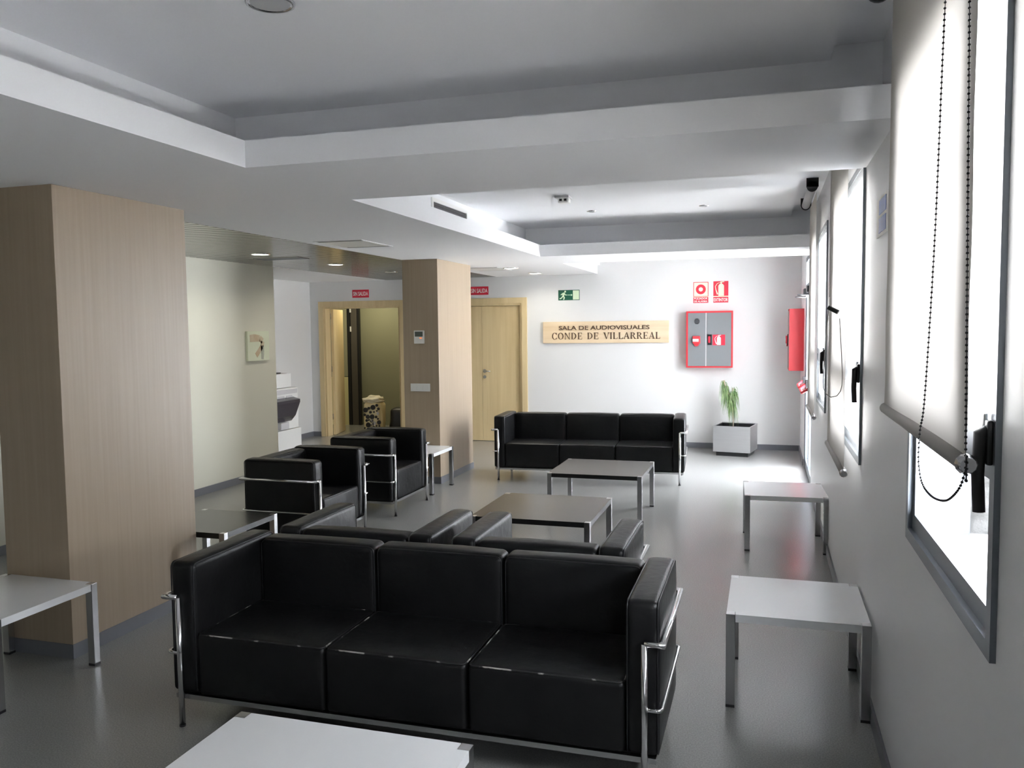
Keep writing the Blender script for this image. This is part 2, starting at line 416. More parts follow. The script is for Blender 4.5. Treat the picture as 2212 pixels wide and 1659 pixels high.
# glass exit door in the right wall
dr = BX('door_3', XR + 0.0, XR + 0.06, DOOR[0], DOOR[0] + 0.05, 0, DOOR[2], MALU); struct(dr)
bm = bmesh.new(); box(bm, XR, XR + .06, DOOR[1] - .05, DOOR[1], 0, DOOR[2]); box(bm, XR, XR + .06, DOOR[0] + .05, DOOR[1] - .05, DOOR[2] - .05, DOOR[2])
mobj('frame', bm, MALU, dr)
ym = (DOOR[0] + DOOR[1]) / 2
for (a, b) in ((DOOR[0] + .05, ym), (ym, DOOR[1] - .05)):
    bm = bmesh.new()
    for q in ((a, a + .05, .005, 2.07), (b - .05, b, .005, 2.07), (a + .05, b - .05, .005, .1), (a + .05, b - .05, 2.01, 2.07)):
        box(bm, XR + .008, XR + .052, q[0], q[1], q[2], q[3])
    lf = mobj('door_leaf', bm, MALU, dr)
    BX('pane', XR + .026, XR + .032, a + .045, b - .045, .095, 2.015, MGLASS, lf)
    bm = bmesh.new(); box(bm, XR - .03, XR + .008, a + .06, a + .10, .96, 1.06, 0, .004); box(bm, XR - .03, XR + .008, b - .10, b - .06, .96, 1.06, 0, .004)
    mobj('push_bar_bracket', bm, MBLK, lf)
    bm = bmesh.new(); tube(bm, [(XR - .03, a + .08, 1.01), (XR - .085, a + .12, .97), (XR - .085, b - .12, .97), (XR - .03, b - .08, 1.01)], .014, 10)
    mobj('push_bar', bm, MRED, lf)
    bm = bmesh.new(); box(bm, XR - .05, XR + .006, a + .1, a + .34, 1.985, 2.05, 0, .006)
    tube(bm, [(XR - .03, a + .12, 1.985), (XR - .03, a + .12, 1.955), (XR - .13, a + .05, 1.955), (XR - .01, a + .3, 1.965)], .007, 8)
    mobj('door_closer', bm, MBLK, lf)
BX('transom', XR + .004, XR + .056, DOOR[0] + .05, DOOR[1] - .05, 2.075, 2.115, MALU, dr)
BX('pane', XR + .026, XR + .032, DOOR[0] + .05, DOOR[1] - .05, 2.115, DOOR[2] - .05, MGLASS, dr)

# ------------------------------------------------------------------ blinds
def blind(y0, y1, zb, label, loop):
    t = thing('roller_blind', label, 'blind', (0.375, y0, zb), 0, 'screen roller blinds on the window wall')
    L = y1 - y0
    bm = bmesh.new(); nx, nz = 24, 20; top = 2.70 - zb
    vs = [[bm.verts.new((0.004 * math.sin(i * 1.7 / nx * PI) * (1 - j / nz) + 0.0015 * math.sin(j * 1.1) * (1 - j / nz), L * i / nx, top * j / nz)) for j in range(nz + 1)] for i in range(nx + 1)]
    for i in range(nx):
        for j in range(nz): bm.faces.new((vs[i][j], vs[i + 1][j], vs[i + 1][j + 1], vs[i][j + 1]))
    f = mobj('fabric', bm, MBLIND, t, True)
    bm = bmesh.new(); cyl(bm, (0, -0.002, -0.016), 0.017, L + 0.004, 16, 'y')
    b = mobj('hem_bar', bm, MHEM, t, False)
    bm = bmesh.new(); cyl(bm, (0, -0.022, -0.016), 0.014, 0.02, 12, 'y', 0.021); mobj('end_cap', bm, MBRU, b)
    bm = bmesh.new(); cyl(bm, (-0.036, -0.03, top + 0.035), 0.035, L + 0.06, 20, 'y'); mobj('roller_tube', bm, MGPL, t)
    for y in (-0.055, L + 0.03):
        bm = bmesh.new(); cyl(bm, (-0.036, y, top + 0.035), 0.042, 0.025, 20, 'y'); box(bm, -.08, 0.01, y, y + .025, top + .03, top + .099)
        mobj('bracket', bm, MBLK, t)
    return t
ZTOP = 2.70
b1 = blind(1.79, 2.93, 1.405, 'beige roller blind covering most of the nearest window, with a black bead chain', None)
pts = [(-.035, .03, 1.30), (-.035, .113, .906), (-.035, .164, .451), (-.035, .238, .102), (-.035, .285, .02), (-.035, .298, -.02), (-.035, .295, -.063),
       (-.035, .247, -.100), (-.035, .137, -.108), (-.035, .005, -.091), (-.035, -.084, -.061), (-.033, -.135, -.026), (-.030, -.150, .02), (-.030, -.136, .08), (-.030, -.045, 1.30)]
def resample(P, step):
    P = [Vector(p) for p in P]; out = []; acc = 0
    # Catmull-Rom
    Q = []
    for i in range(len(P) - 1):
        p0, p1, p2, p3 = P[max(i - 1, 0)], P[i], P[i + 1], P[min(i + 2, len(P) - 1)]
        m = 16 if (p2 - p1).length < .5 else 60
        for k in range(m):
            s = k / m
            if (p2 - p1).length > .5: Q.append(p1.lerp(p2, s)); continue
            Q.append(0.5 * ((2 * p1) + (p2 - p0) * s + (2 * p0 - 5 * p1 + 4 * p2 - p3) * s * s + (3 * p1 - p0 - 3 * p2 + p3) * s ** 3))
    Q.append(P[-1]); out = [Q[0]]; last = Q[0]; acc = 0
    for a, b in zip(Q, Q[1:]):
        d = (b - a).length
        while acc + d >= step:
            f = (step - acc) / d; a = a.lerp(b, f); out.append(a); d = (b - a).length; acc = 0
        acc += d
    return out
bm = bmesh.new(); tp = resample(pts, .011)
for p in tp: bmesh.ops.create_icosphere(bm, subdivisions=1, radius=.0030, matrix=Matrix.Translation(p))
for a, b in zip(tp, tp[1:]): tube(bm, [a, b], .001, 3, cap=False)
bc = mobj('bead_chain', bm, MBLK, b1)
b2 = blind(4.36, 5.47, 0.945, 'long narrow-looking beige roller blind on the second window, cord weight hanging on it', None)
TB('cord', resample([(-.075, .035, 1.75), (-.075, .035, 1.4), (-.075, .035, 1.1), (-.075, .03, .83)], .1), .0022, MHEM, b2, 6)
bm = bmesh.new(); tube(bm, [(-.080, .035, .80), (-.035, .02, .775)], .011, 10); mobj('cord_weight', bm, MBLK, b2)
TB('cord', resample([(-.078, .035, .79), (-.088, .035, .66), (-.098, .035, .45), (-.090, .035, .38), (-.055, .03, .355), (-.022, .02, .38), (-.012, .01, .45), (-.02, .02, .62), (-.03, .02, .775)], .03), .0022, MHEM, b2, 6)
blind(-0.66, 0.48, 1.60, 'unseen beige roller blind behind the camera, added to hold back daylight', None)  # unseen blind added here; its drop limits daylight from behind the camera
b3 = blind(7.02, 8.03, 0.935, 'farthest beige roller blind, beside the glass exit door', None)

# ------------------------------------------------------------------ wood clad columns
def column(x0, x1, y0, y1, label, cat='column'):
    t = thing('wood_column', label, cat, ((x0 + x1) / 2, (y0 + y1) / 2, 0)); cx, cy = (x0 + x1) / 2, (y0 + y1) / 2
    o = BX('cladding', x0 - cx, x1 - cx, y0 - cy, y1 - cy, 0.0, ZS, MWOOD, t, 0.002)
    bm = bmesh.new(); e = .006
    box(bm, x0 - cx - e, x1 - cx + e, y0 - cy - e, y0 - cy, 0, ZB); box(bm, x0 - cx - e, x1 - cx + e, y1 - cy, y1 - cy + e, 0, ZB)
    box(bm, x0 - cx - e, x0 - cx, y0 - cy, y1 - cy, 0, ZB); box(bm, x1 - cx, x1 - cx + e, y0 - cy, y1 - cy, 0, ZB)
    mobj('baseboard', bm, MB, t)
    return t
column(-3.775, -3.366, 3.31, 4.289, 'large nearest column clad in pale birch veneer, at the left edge')
column(-3.717, -3.313, 8.213, 9.25, 'far column clad in pale birch veneer, with the thermostat and switch plate')

# ------------------------------------------------------------------ sofas and armchairs
D = 0.60; TOP = 0.70
def lounge(name, W, n, label, cat, group, worn=False):
    t = thing(name, label, cat, (0, 0, 0), 0, group)
    aw = 0.12; z0 = 0.135
    for s in (-1, 1):
        bm = cushion(aw / 2, D / 2, (TOP - z0) / 2, 0.028, (0.006, 0.004, 0.006), 8, 0.0022, s * 3.1)
        a = mobj('armrest', bm, MLEA, t, True, (s * (W / 2 - aw / 2), D / 2, (TOP + z0) / 2))
        bm = bmesh.new()
        for q in (-1, 1): tube(bm, rrect((0, 0, 0), D / 2 - .006, (TOP - z0) / 2 - .006, .024, 'x', q * (aw / 2 - .006)), .003, 5, True)
        mobj('piping', bm, MPIP, a)
    sw = (W - 2 * aw) / n
    for i in range(n):
        cx = -W / 2 + aw + sw * (i + .5)
        bm = cushion(sw / 2 - .002, 0.066, (TOP - z0 - .01) / 2, 0.032, (0.002, 0.014, 0.006), 8, 0.002, i * 5.3)
        a = mobj('back_cushion', bm, MLEA, t, True, (cx, D - .066, (TOP - .01 + z0) / 2))
        bm = bmesh.new(); tube(bm, rrect((0, 0, 0), sw / 2 - .010, (TOP - z0 - .01) / 2 - .008, .026, 'y', -.058), .003, 5, True)
        mobj('piping', bm, MPIP, a)
        sd = D - .132
        bm = cushion(sw / 2 - .002, sd / 2, .1325, 0.022, (0.002, 0.006, 0.010), 10, 0.0022, 11 + i * 2.7)
        a = mobj('seat_cushion', bm, MLEA, t, True, (cx, sd / 2, z0 + .1325))
        bm = bmesh.new(); tube(bm, rrect((0, 0, 0), sw / 2 - .008, sd / 2 - .006, .02, 'z', .1275), .0035, 6, True)
        p = mobj('piping', bm, MWORN if worn else MPIP, a)
        if worn: p['label'] = 'cushion piping scuffed pale along the front edge'
    # chromed tube frame
    xl = W / 2 - .05; xo = W / 2 + .0135; yf = -.0135; yb = D + .0135; zt = .553; zl = .315
    for sx in (-1, 1):
        for y in (yf, yb):
            l = TB('leg', [(sx * xl, y, .006), (sx * xl, y, zt)], .0125, MCHR, t, 12)
            CY('foot', (sx * xl, y, 0), .014, .007, MBLK, l, 12)
    TB('upper_rail', [(-xl, yf, zt), (-xo, yf, zt), (-xo, yb, zt), (xo, yb, zt), (xo, yf, zt), (xl, yf, zt)], .0125, MCHR, t, 12)
    def arc(cx, cy, a0, a1, r=.02):
        return [(cx + r * math.cos(math.radians(a0 + (a1 - a0) * k / 4)), cy + r * math.sin(math.radians(a0 + (a1 - a0) * k / 4)), zl) for k in range(5)]
    r = .02; xi = xo - .004
    P = [(-xl, yf, zl)] + arc(-xi + r, yf + r, -90, -180) + arc(-xi + r, yb - r, 180, 90) + arc(xi - r, yb - r, 90, 0) + arc(xi - r, yf + r, 0, -90) + [(xl, yf, zl)]
    TB('lower_rail', P, .0075, MCHR, t, 10)
    bm = bmesh.new(); zz0, zz1 = .113, .133; k = W / 2 - .012
    box(bm, -k, k, .002, .03, zz0, zz1); box(bm, -k, k, D - .03, D - .002, zz0, zz1)
    box(bm, -k, -k + .03, .03, D - .03, zz0, zz1); box(bm, k - .03, k, .03, D - .03, zz0, zz1)
    for i in range(n + 1): box(bm, -W / 2 + aw + sw * i - .015, -W / 2 + aw + sw * i + .015, .03, D - .03, zz0, zz1)
    mobj('base_frame', bm, MBRU, t)
    bm = bmesh.new(); box(bm, -k + .03, k - .03, .03, D - .03, .1331, .1349); mobj('underside', bm, MBLK, t)
    return t
GS = 'black leather sofas in chrome tube frames'; GC = 'black leather armchairs in chrome tube frames'
s1 = lounge('sofa', 2.045, 3, 'nearest black leather three-seat sofa with scuffed seat edges and chrome frame', 'sofa', GS, True)
s1.location = (-1.368, 2.865, 0)
s2 = lounge('sofa', 2.045, 3, 'far black leather three-seat sofa standing below the wooden name board', 'sofa', GS)
s2.location = (-1.812, 8.655, 0); s2.rotation_euler = (0, 0, math.radians(3.6))
c1 = lounge('armchair', 0.81, 1, 'black leather armchair facing the windows, nearer one of the side pair', 'armchair', GC)
c1.location = (-3.145, 5.74, 0); c1.rotation_euler = (0, 0, PI / 2)
dup(c1, (-3.140, 7.03, 0), PI / 2, 'black leather armchair facing the windows, next to the far wood column', GC)
dup(c1, (-1.885, 4.13, 0), PI, 'black leather armchair backing onto the nearest sofa, left one of the two', GC)
dup(c1, (-0.978, 4.13, 0), PI, 'black leather armchair backing onto the nearest sofa, right one by the aisle', GC)

# ------------------------------------------------------------------ tables
def table(wd, top, label, group):
    t = thing('low_table', label, 'table', (0, 0, 0), 0, group); h = .415; lw = .038; a = wd / 2; th = .034
    bm = bmesh.new(); i = a - .0015; c = lw
    P = [(-i + c, -i), (i - c, -i), (i - c, -i + c), (i, -i + c), (i, i - c), (i - c, i - c), (i - c, i), (-i + c, i), (-i + c, i - c), (-i, i - c), (-i, -i + c), (-i + c, -i + c)]
    A = [bm.verts.new((x, y, h - th)) for x, y in P]; B = [bm.verts.new((x, y, h)) for x, y in P]
    bm.faces.new(A[::-1]); bm.faces.new(B)
    for k in range(12): bm.faces.new((A[k], A[(k + 1) % 12], B[(k + 1) % 12], B[k]))
    mobj('tabletop', bm, top, t)
    for sx in (-1, 1):
        for sy in (-1, 1):
            x0, y0 = sx * (a - lw / 2), sy * (a - lw / 2); q = lw / 2
            l = BX('leg', x0 - q, x0 + q, y0 - q, y0 + q, .012, h + .0005, MBRU, t, .0015)
            BX('foot', x0 - q, x0 + q, y0 - q, y0 + q, 0, .012, MBLK, l)
    return t
GW = 'white topped low side tables'; GD = 'dark topped low coffee tables'
tA = table(.585, MTW, 'small white table against the window wall, the nearer one of two', GW); tA.location = (.140, 3.935, 0)
dup(tA, (.145, 6.575, 0), math.radians(2.5), 'small white table against the window wall, the farther one with a faint red reflection', GW)
dup(tA, (-3.450, 7.905, 0), 0, 'small white table in front of the far wood column, beside an armchair', GW)
dup(tA, (-3.478, 3.005, 0), 0, 'small white table at the left edge, in front of the large wood column', GW)
tD = table(.81, MTB, 'square black coffee table behind the nearest sofa, the nearer of the middle two', GD); tD.location = (-1.465, 5.545, 0)
dup(tD, (-1.375, 7.245, 0), 0, 'square black coffee table in front of the far sofa', GD)
tF = table(.585, MTB, 'small black table between the large wood column and an armchair', GD); tF.location = (-3.470, 4.600, 0)
tH = table(.81, MTW, 'large white coffee table in the foreground, cut by the bottom edge', 'white coffee table'); tH.location = (-1.232, 1.872, 0)

# ------------------------------------------------------------------ far wall doors
def architrave(parent, a, b, h):
    bm = bmesh.new(); w_ = .08; y0, y1 = YF - .018, YF + .152
    box(bm, a - w_, a, y0, YF - .0005, 0, h + w_); box(bm, b, b + w_, y0, YF - .0005, 0, h + w_); box(bm, a, b, y0, YF - .0005, h, h + w_)
    box(bm, a, a + .03, YF - .0005, y1, 0, h); box(bm, b - .03, b, YF - .0005, y1, 0, h); box(bm, a + .03, b - .03, YF - .0005, y1, h - .03, h)
    return mobj('door_frame', bm, MDOOR, parent)
def handle(parent, x, y, s, z=1.03):
    bm = bmesh.new(); cyl(bm, (x, y - .008, z), .026, .008, 20, 'y'); tube(bm, [(x, y - .008, z), (x, y - .045, z), (x + s * .10, y - .047, z)], .009, 10)
    cyl(bm, (x, y - .008, z - .085), .024, .008, 20, 'y')
    mobj('handle', bm, MBRU, parent)
d2 = bpy.data.objects.new('door_2', None); d2.location = ((D2[0] + D2[1]) / 2, YF, 0); link(d2); struct(d2)
def reparent(o, p):
    o.parent = p; o.matrix_parent_inverse = Matrix.Translation(-p.location); return o
reparent(architrave(None, D2[0], D2[1], DH), d2)
xs = -3.965
for a, b, s in ((D2[0] + .033, xs - .0015, -1), (xs + .0015, D2[1] - .033, 1)):
    lf = reparent(BX('door_leaf', a, b, YF + .04, YF + .08, .006, DH - .034, MDOOR, None, .001), d2)
    if s > 0: handle(lf, xs + .035, YF + .04, 1)
d1 = bpy.data.objects.new('door_1', None); d1.location = (D1[0], YF, 0); link(d1); struct(d1)
reparent(architrave(None, D1[0], D1[1], DH), d1)
lfp = bpy.data.objects.new('door_leaf', None)
lf = BX('door_leaf', 0, .60, -.04, 0, .006, DH - .034, MDOOR, None, .001); lf.location = (D1[0] + .036, YF + .155, 0); lf.rotation_euler = (0, 0, math.radians(104)); reparent(lf, d1)
lf2 = BX('door_leaf', 0, .60, 0, .04, .006, DH - .034, MDOOR, None, .001); lf2.location = (D1[1] - .034, YF + .155, 0); lf2.rotation_euler = (0, 0, math.radians(88)); reparent(lf2, d1)
bpy.data.objects.remove(lfp)
for z in (.25, 1.0, 1.82):
    bm = bmesh.new(); cyl(bm, (D1[0] + .036, YF + .155, z), .007, .09, 10); reparent(mobj('hinge', bm, MBRU), d1)

# room behind the open door
struct(BX('wall_lobby_back', -7.9, -4.6, 13.05, 13.17, 0, 2.6, mat('lobby_olive_paint', (0.25, 0.25, 0.17), 0.6)))
struct(BX('wall_light_block', -5.05, X2_, YF + .6, YF + .7, 0, 2.6, MWP)); struct(BX('ceiling', -5.05, X2_, YF + .15, YF + .7, 2.45, 2.6, MC))  # added wall and roof slab shutting sky light out behind the closed door
struct(BX('wall_lobby_right', -5.15, -5.05, YF + .15, 13.05, 0, 2.6, MWP))
struct(BX('wall_lobby_left', -7.9, -7.8, YF + .15, 13.05, 0, 2.6, MWP))
struct(BX('ceiling', -7.8, -5.15, YF + .15, 13.05, 2.45, 2.55, MC))
pt = thing('glazed_partition', 'two-tone lit partition with a dark post seen through the open door', 'partition', (-7.0, 12.98, 0))
BX('lower_panel', -.28, .065, 0, .03, .0, .835, mat('cream_panel', (0.80, 0.74, 0.42), 0.5), pt)
BX('upper_panel', -.28, .065, 0, .03, .845, 2.1, mat('olive_frosted_panel', (0.36, 0.35, 0.25), 0.35), pt)
BX('post', .075, .13, -.01, .05, 0, 2.44, MBLK, pt); BX('post', .14, .255, -.005, .05, 0, 2.44, mat('umber_post', (0.09, 0.08, 0.07), .5), pt)
BX('post', .265, .30, -.01, .05, 0, 2.44, MBLK, pt)
for z in (1.95, 1.62): BX('hinge', .135, .155, -.025, -.006, z, z + .09, MTW, pt)
al = bpy.data.lights.new('lobby_lamp', 'AREA'); al.shape = 'DISK'; al.size = .25; al.energy = 1.7; al.color = (1.0, .9, .62)
ao = bpy.data.objects.new('lobby_lamp', al); ao.location = (-6.3, 12.35, 2.43); link(ao)
# dotted bag and black bag on the lobby floor
bagt = thing('dotted_bag', 'cream bag with black polka dots and a crumpled pale cloth on top, in the doorway', 'bag', (-6.0, 12.1, 0))
bm = cushion(.155, .10, .245, .05, (.01, .02, .0), 6, .012, 2.0)
MDOT = mat('cream_canvas', (0.78, 0.70, 0.46), .8)
bo = mobj('bag_body', bm, MDOT, bagt, True, (0, 0, .245))
random.seed(3)
bm = bmesh.new()
spots = []
for k in range(400):
    x = random.uniform(-.13, .13); z = random.uniform(-.21, .21); r = random.choice((.014, .022, .034, .040))
    if any((x - a) ** 2 + (z - b) ** 2 < (r + c + .004) ** 2 for a, b, c in spots) or len(spots) > 30: continue
    spots.append((x, z, r))
    yy = -.112 - .012 * (1 - (x / .155) ** 2)
    cyl(bm, (x, yy - .004, z), r, .012, 14, 'y')
mobj('dot', bm, MBLK, bo)['kind'] = 'stuff'
bm = bmesh.new()
for k in range(5):
    x = random.uniform(-.02, .12); z = random.uniform(-.15, .16)
    cyl(bm, (x, -.134, z), random.uniform(.02, .035), .004, 14, 'y')
mobj('grey_dot', bm, MGPL, bo)['kind'] = 'stuff'
bm = bmesh.new(); bmesh.ops.create_icosphere(bm, subdivisions=4, radius=1.0)
for v in bm.verts:
    p = v.co.copy(); e = 1 + .35 * noise.noise(p * 2.3 + Vector((5, 1, 2))) + .15 * noise.noise(p * 6)
    v.co = Vector((p.x * .18 * e - .02, p.y * .10 * e, p.z * .065 * e + .525))
mobj('crumpled_cloth', bm, mat('pale_cloth', (0.80, 0.76, 0.62), .9), bagt, True)
bm = cushion(.17, .12, .19, .07, (.02, .02, .02), 6, .02, 9.0)
tag(mobj('black_bag', bm, MBLK, None, True, (-5.60, 12.25, .19)), 'slumped black bag on the lobby floor beside the dotted bag', 'bag')

# ------------------------------------------------------------------ drinks machine in the recess
mt = thing('drinks_machine', 'white drinks machine with smoked hopper standing in the wall recess', 'machine', (-6.52, 9.9, 0))
BX('base_cabinet', -.22, .22, -.45, .47, 0.0, .285, MWPL, mt, .004)
BX('body', -.22, .19, -.44, .455, .29, .86, MWPL, mt, .006)
BX('header', -.22, .15, -.40, .36, .865, 1.06, MWPL, mt, .012)
BX('lid', -.20, .10, -.38, .18, 1.062, 1.075, MBLK, mt, .003)
BX('control_strip', .19, .205, -.30, .42, .78, .84, MGPL, mt, .003)
for k in range(3): BX('label_panel', .1905, .196, -.25 + .2 * k, -.10 + .2 * k, .665, .755, MGPL, mt)
bm = bmesh.new()
prof = [(.15, .73), (.30, .70), (.30, .66), (.26, .48), (.19, .40), (.19, .73)]
for y0, y1 in ((-.28, .33),):
    A = [bm.verts.new((x, y0, z)) for x, z in prof[1:]]; B = [bm.verts.new((x, y1 - (0.06 if z < .5 else 0), z)) for x, z in prof[1:]]
    n = len(A); bm.faces.new(A); bm.faces.new(B[::-1])
    for k in range(n): bm.faces.new((A[k], B[k], B[(k + 1) % n], A[(k + 1) % n]))
bmesh.ops.recalc_face_normals(bm, faces=bm.faces)
mobj('smoked_hopper', bm, MDPL, mt)
BX('spout', .19, .25, -.08, .12, .30, .40, MGPL, mt, .01)

# ------------------------------------------------------------------ things on the columns and walls
th = thing('thermostat', 'small white thermostat with an orange light on the far wood column', 'thermostat', (-3.528, 8.213, 1.572))
BX('housing', -.058, .058, -.022, 0, -.07, .07, MWPL, th, .004); BX('screen', -.045, .045, -.0235, -.0215, .005, .058, MLCD, th); BX('indicator', .008, .036, -.0235, -.0215, -.016, -.006, MLED, th)
sp = thing('switch_plate', 'white three-gang switch plate low on the far wood column', 'switch', (-3.528, 8.213, 1.033))
BX('plate', -.112, .112, -.009, 0, -.042, .042, MWPL, sp, .002)
for k in range(3): BX('switch', -.105 + .071 * k, -.037 + .071 * k, -.014, -.009, -.034, .034, MWPL, sp, .0015)
# painting on the left wall
pa = thing('small_painting', 'small square pale abstract painting on the cream left wall', 'picture', (XP, 8.105, 1.488))
BX('canvas', 0, .03, -.205, .205, -.165, .165, mat('pale_canvas', (0.70, 0.74, 0.58), .8), pa, .002)
bm = bmesh.new()
def pflat(bm, P, x):
    A = [bm.verts.new((x, p[0], p[1])) for p in P]; B = [bm.verts.new((x + .0015, p[0], p[1])) for p in P]
    n = len(P); bm.faces.new(A); bm.faces.new(B[::-1])
    for k in range(n): bm.faces.new((A[k], B[k], B[(k + 1) % n], A[(k + 1) % n]))
def band(bm, path, wds, x):
    for (a, b, wa, wb) in zip(path, path[1:], wds, wds[1:]):
        A = Vector(a); B = Vector(b); d = (B - A).normalized(); nn = Vector((-d.y, d.x))
        pflat(bm, [A + nn * wa, B + nn * wb, B - nn * wb, A - nn * wa], x)
band(bm, [(-.165, .085), (-.08, .09), (.02, .085), (.075, .05), (.06, -.005), (.0, -.06), (-.055, -.105)], [.04, .042, .035, .035, .028, .03, .03], .0302)
bmesh.ops.recalc_face_normals(bm, faces=bm.faces); mobj('painted_shape', bm, mat('ochre_wash', (0.55, 0.42, 0.27), .8, vary=((1, 1, 1), (0.62, 0.54, 0.40), 10, .35, .65)), pa)
bm = bmesh.new(); band(bm, [(.065, -.0), (.07, -.08), (.06, -.15)], [.03, .03, .022], .0302)
bmesh.ops.recalc_face_normals(bm, faces=bm.faces); mobj('painted_shape', bm, mat('grey_wash', (0.50, 0.53, 0.45), .8), pa)

Y0 = YF
def plate(parent, x0, x1, z0, z1, M, t=.003, y=Y0, name='plate'): return BX(name, x0, x1, y - t, y, z0, z1, M, parent)
def sin_salida(cx, cz, label):
    t = thing('no_exit_sign', label, 'sign', (0, 0, 0), 0, 'red no exit signs over the far doors')
    plate(t, cx - .139, cx + .139, cz - .060, cz + .060, MSR)
    text('lettering', 'SIN SALIDA', .07, MSW, t, (cx, Y0 - .0035, cz), width=.25, height=.062, bold=.0012)
sin_salida(-5.892, 2.200, 'red sign reading SIN SALIDA above the open left door')
sin_salida(-3.983, 2.200, 'red sign reading SIN SALIDA above the closed door, partly behind the column')
# running man exit sign
ex = thing('exit_sign', 'green emergency exit sign with running figure and arrow above the name board', 'sign', (0, 0, 0))
cx, cz = -2.651, 2.108
plate(ex, cx - .153, cx + .153, cz - .072, cz + .072, MSG)
bm = bmesh.new(); y = Y0 - .003
flat(bm, [(cx + .058, cz - .064), (cx + .146, cz - .064), (cx + .146, cz + .064), (cx + .058, cz + .064)], y)
mobj('door_symbol', bm, MSP, ex)
bm = bmesh.new(); ox = cx - .075
def L(p): return [(ox + a, cz + b) for a, b in p]
ring_poly(bm, ox + .022, cz + .050, .013, .013, 0, 0, 0, 360, y, .0012, 14)
flat(bm, L([(-.018, .030), (.010, .040), (.022, .022), (.004, -.012), (-.016, -.014), (-.020, .006)]), y)
flat(bm, L([(-.018, .030), (-.046, .006), (-.036, .000), (-.008, .020)]), y)
flat(bm, L([(.016, .026), (.030, .008), (.052, .006), (.052, -.003), (.024, -.003), (.006, .016)]), y)
flat(bm, L([(-.016, -.010), (.006, -.012), (.018, -.034), (.006, -.064), (-.008, -.062), (.000, -.036), (-.014, -.018)]), y)
flat(bm, L([(-.018, -.006), (-.006, -.020), (-.030, -.046), (-.056, -.056), (-.062, -.044), (-.036, -.034)]), y)
mobj('running_figure', bm, MSP, ex)
bm = bmesh.new(); flat(bm, [(ox + .058, cz - .003), (cx + .034, cz - .003), (cx + .034, cz + .005), (ox + .058, cz + .005)], y)
flat(bm, [(cx + .032, cz - .016), (cx + .052, cz + .001), (cx + .032, cz + .018)], y); mobj('arrow', bm, MSP, ex)
# wooden name board
nb = thing('name_board', 'wooden board lettered SALA DE AUDIOVISUALES CONDE DE VILLARREAL above the far sofa', 'sign', (0, 0, 0))
bx0, bx1, bz0, bz1 = -3.025, -1.256, 1.433, 1.735
BX('board', bx0, bx1, Y0 - .03, Y0 - .005, bz0, bz1, MBOARD, nb, .002)
bm = bmesh.new(); box(bm, bx0 + .1, bx0 + .14, Y0 - .005, Y0 - .0002, 1.5, 1.65); box(bm, bx1 - .14, bx1 - .1, Y0 - .005, Y0 - .0002, 1.5, 1.65); mobj('spacer', bm, MBLK, nb)
yb = Y0 - .030
text('lettering', 'SALA DE AUDIOVISUALES', .07, MLET, nb, (-2.155, yb - .004, 1.647), .003, .0010, width=1.275, height=.058)
def serif_word(bm, s, x0, z0, W, Hh):
    adv = {'C': .80, 'O': .90, 'N': .90, 'D': .88, 'E': .76, 'V': .84, 'I': .42, 'L': .72, 'A': .84, 'R': .84, ' ': .55}
    tot = sum(adv[c] for c in s); kx = W / tot; x = x0; T = .005
    def P(pts): flat(bm, [(x + a * kx, z0 + b * Hh) for a, b in pts], yb, T)
    def Rr(a, b, c, d): P([(a, b), (c, b), (c, d), (a, d)])
    def ring(cx_, cz_, ro, roz, ri, riz, a0, a1):
        ring_poly(bm, x + cx_ * kx, z0 + cz_ * Hh, ro * kx, roz * Hh, ri * kx, riz * Hh, a0, a1, yb, T, 20)
    def stem(a, w=.15): Rr(a, 0, a + w, 1); Rr(a - .05, 0, a + w + .05, .06); Rr(a - .05, .94, a + w + .05, 1)
    for c in s:
        if c == 'C': ring(.40, .5, .36, .52, .22, .46, 40, 320); Rr(.62, .68, .68, 1.0); Rr(.64, .0, .68, .28)
        if c == 'O': ring(.43, .5, .38, .52, .24, .46, 0, 360)
        if c == 'N': stem(.12, .06); stem(.68, .06); P([(.08, 1), (.24, 1), (.76, 0), (.66, 0)])
        if c == 'D': stem(.12); ring(.27, .5, .50, .50, .34, .44, -90, 90)
        if c == 'E': stem(.12); Rr(.27, .94, .64, 1); Rr(.27, .47, .52, .53); Rr(.27, 0, .66, .06); Rr(.60, .76, .64, 1); Rr(.48, .38, .52, .62); Rr(.62, 0, .66, .26)
        if c == 'V': P([(.06, 1), (.24, 1), (.47, .12), (.42, 0)]); P([(.70, 1), (.77, 1), (.45, 0), (.40, 0)]); Rr(0, .94, .30, 1); Rr(.62, .94, .84, 1)
        if c == 'I': stem(.13)
        if c == 'L': stem(.12); Rr(.27, 0, .64, .06); Rr(.60, 0, .64, .28)
        if c == 'A': P([(.07, 0), (.13, 0), (.44, .98), (.39, .98)]); P([(.58, 0), (.76, 0), (.47, 1), (.38, 1)]); Rr(.20, .32, .62, .38); Rr(0, 0, .22, .06); Rr(.50, 0, .84, .06)
        if c == 'R': stem(.12); ring(.27, .74, .38, .26, .22, .20, -90, 90); P([(.34, .50), (.48, .50), (.78, 0), (.62, 0)]); Rr(.56, 0, .84, .06)
        x += adv[c] * kx
bm = bmesh.new(); serif_word(bm, 'CONDE DE VILLARREAL', -2.895, 1.487, 1.53, .092); mobj('lettering', bm, MLET, nb)
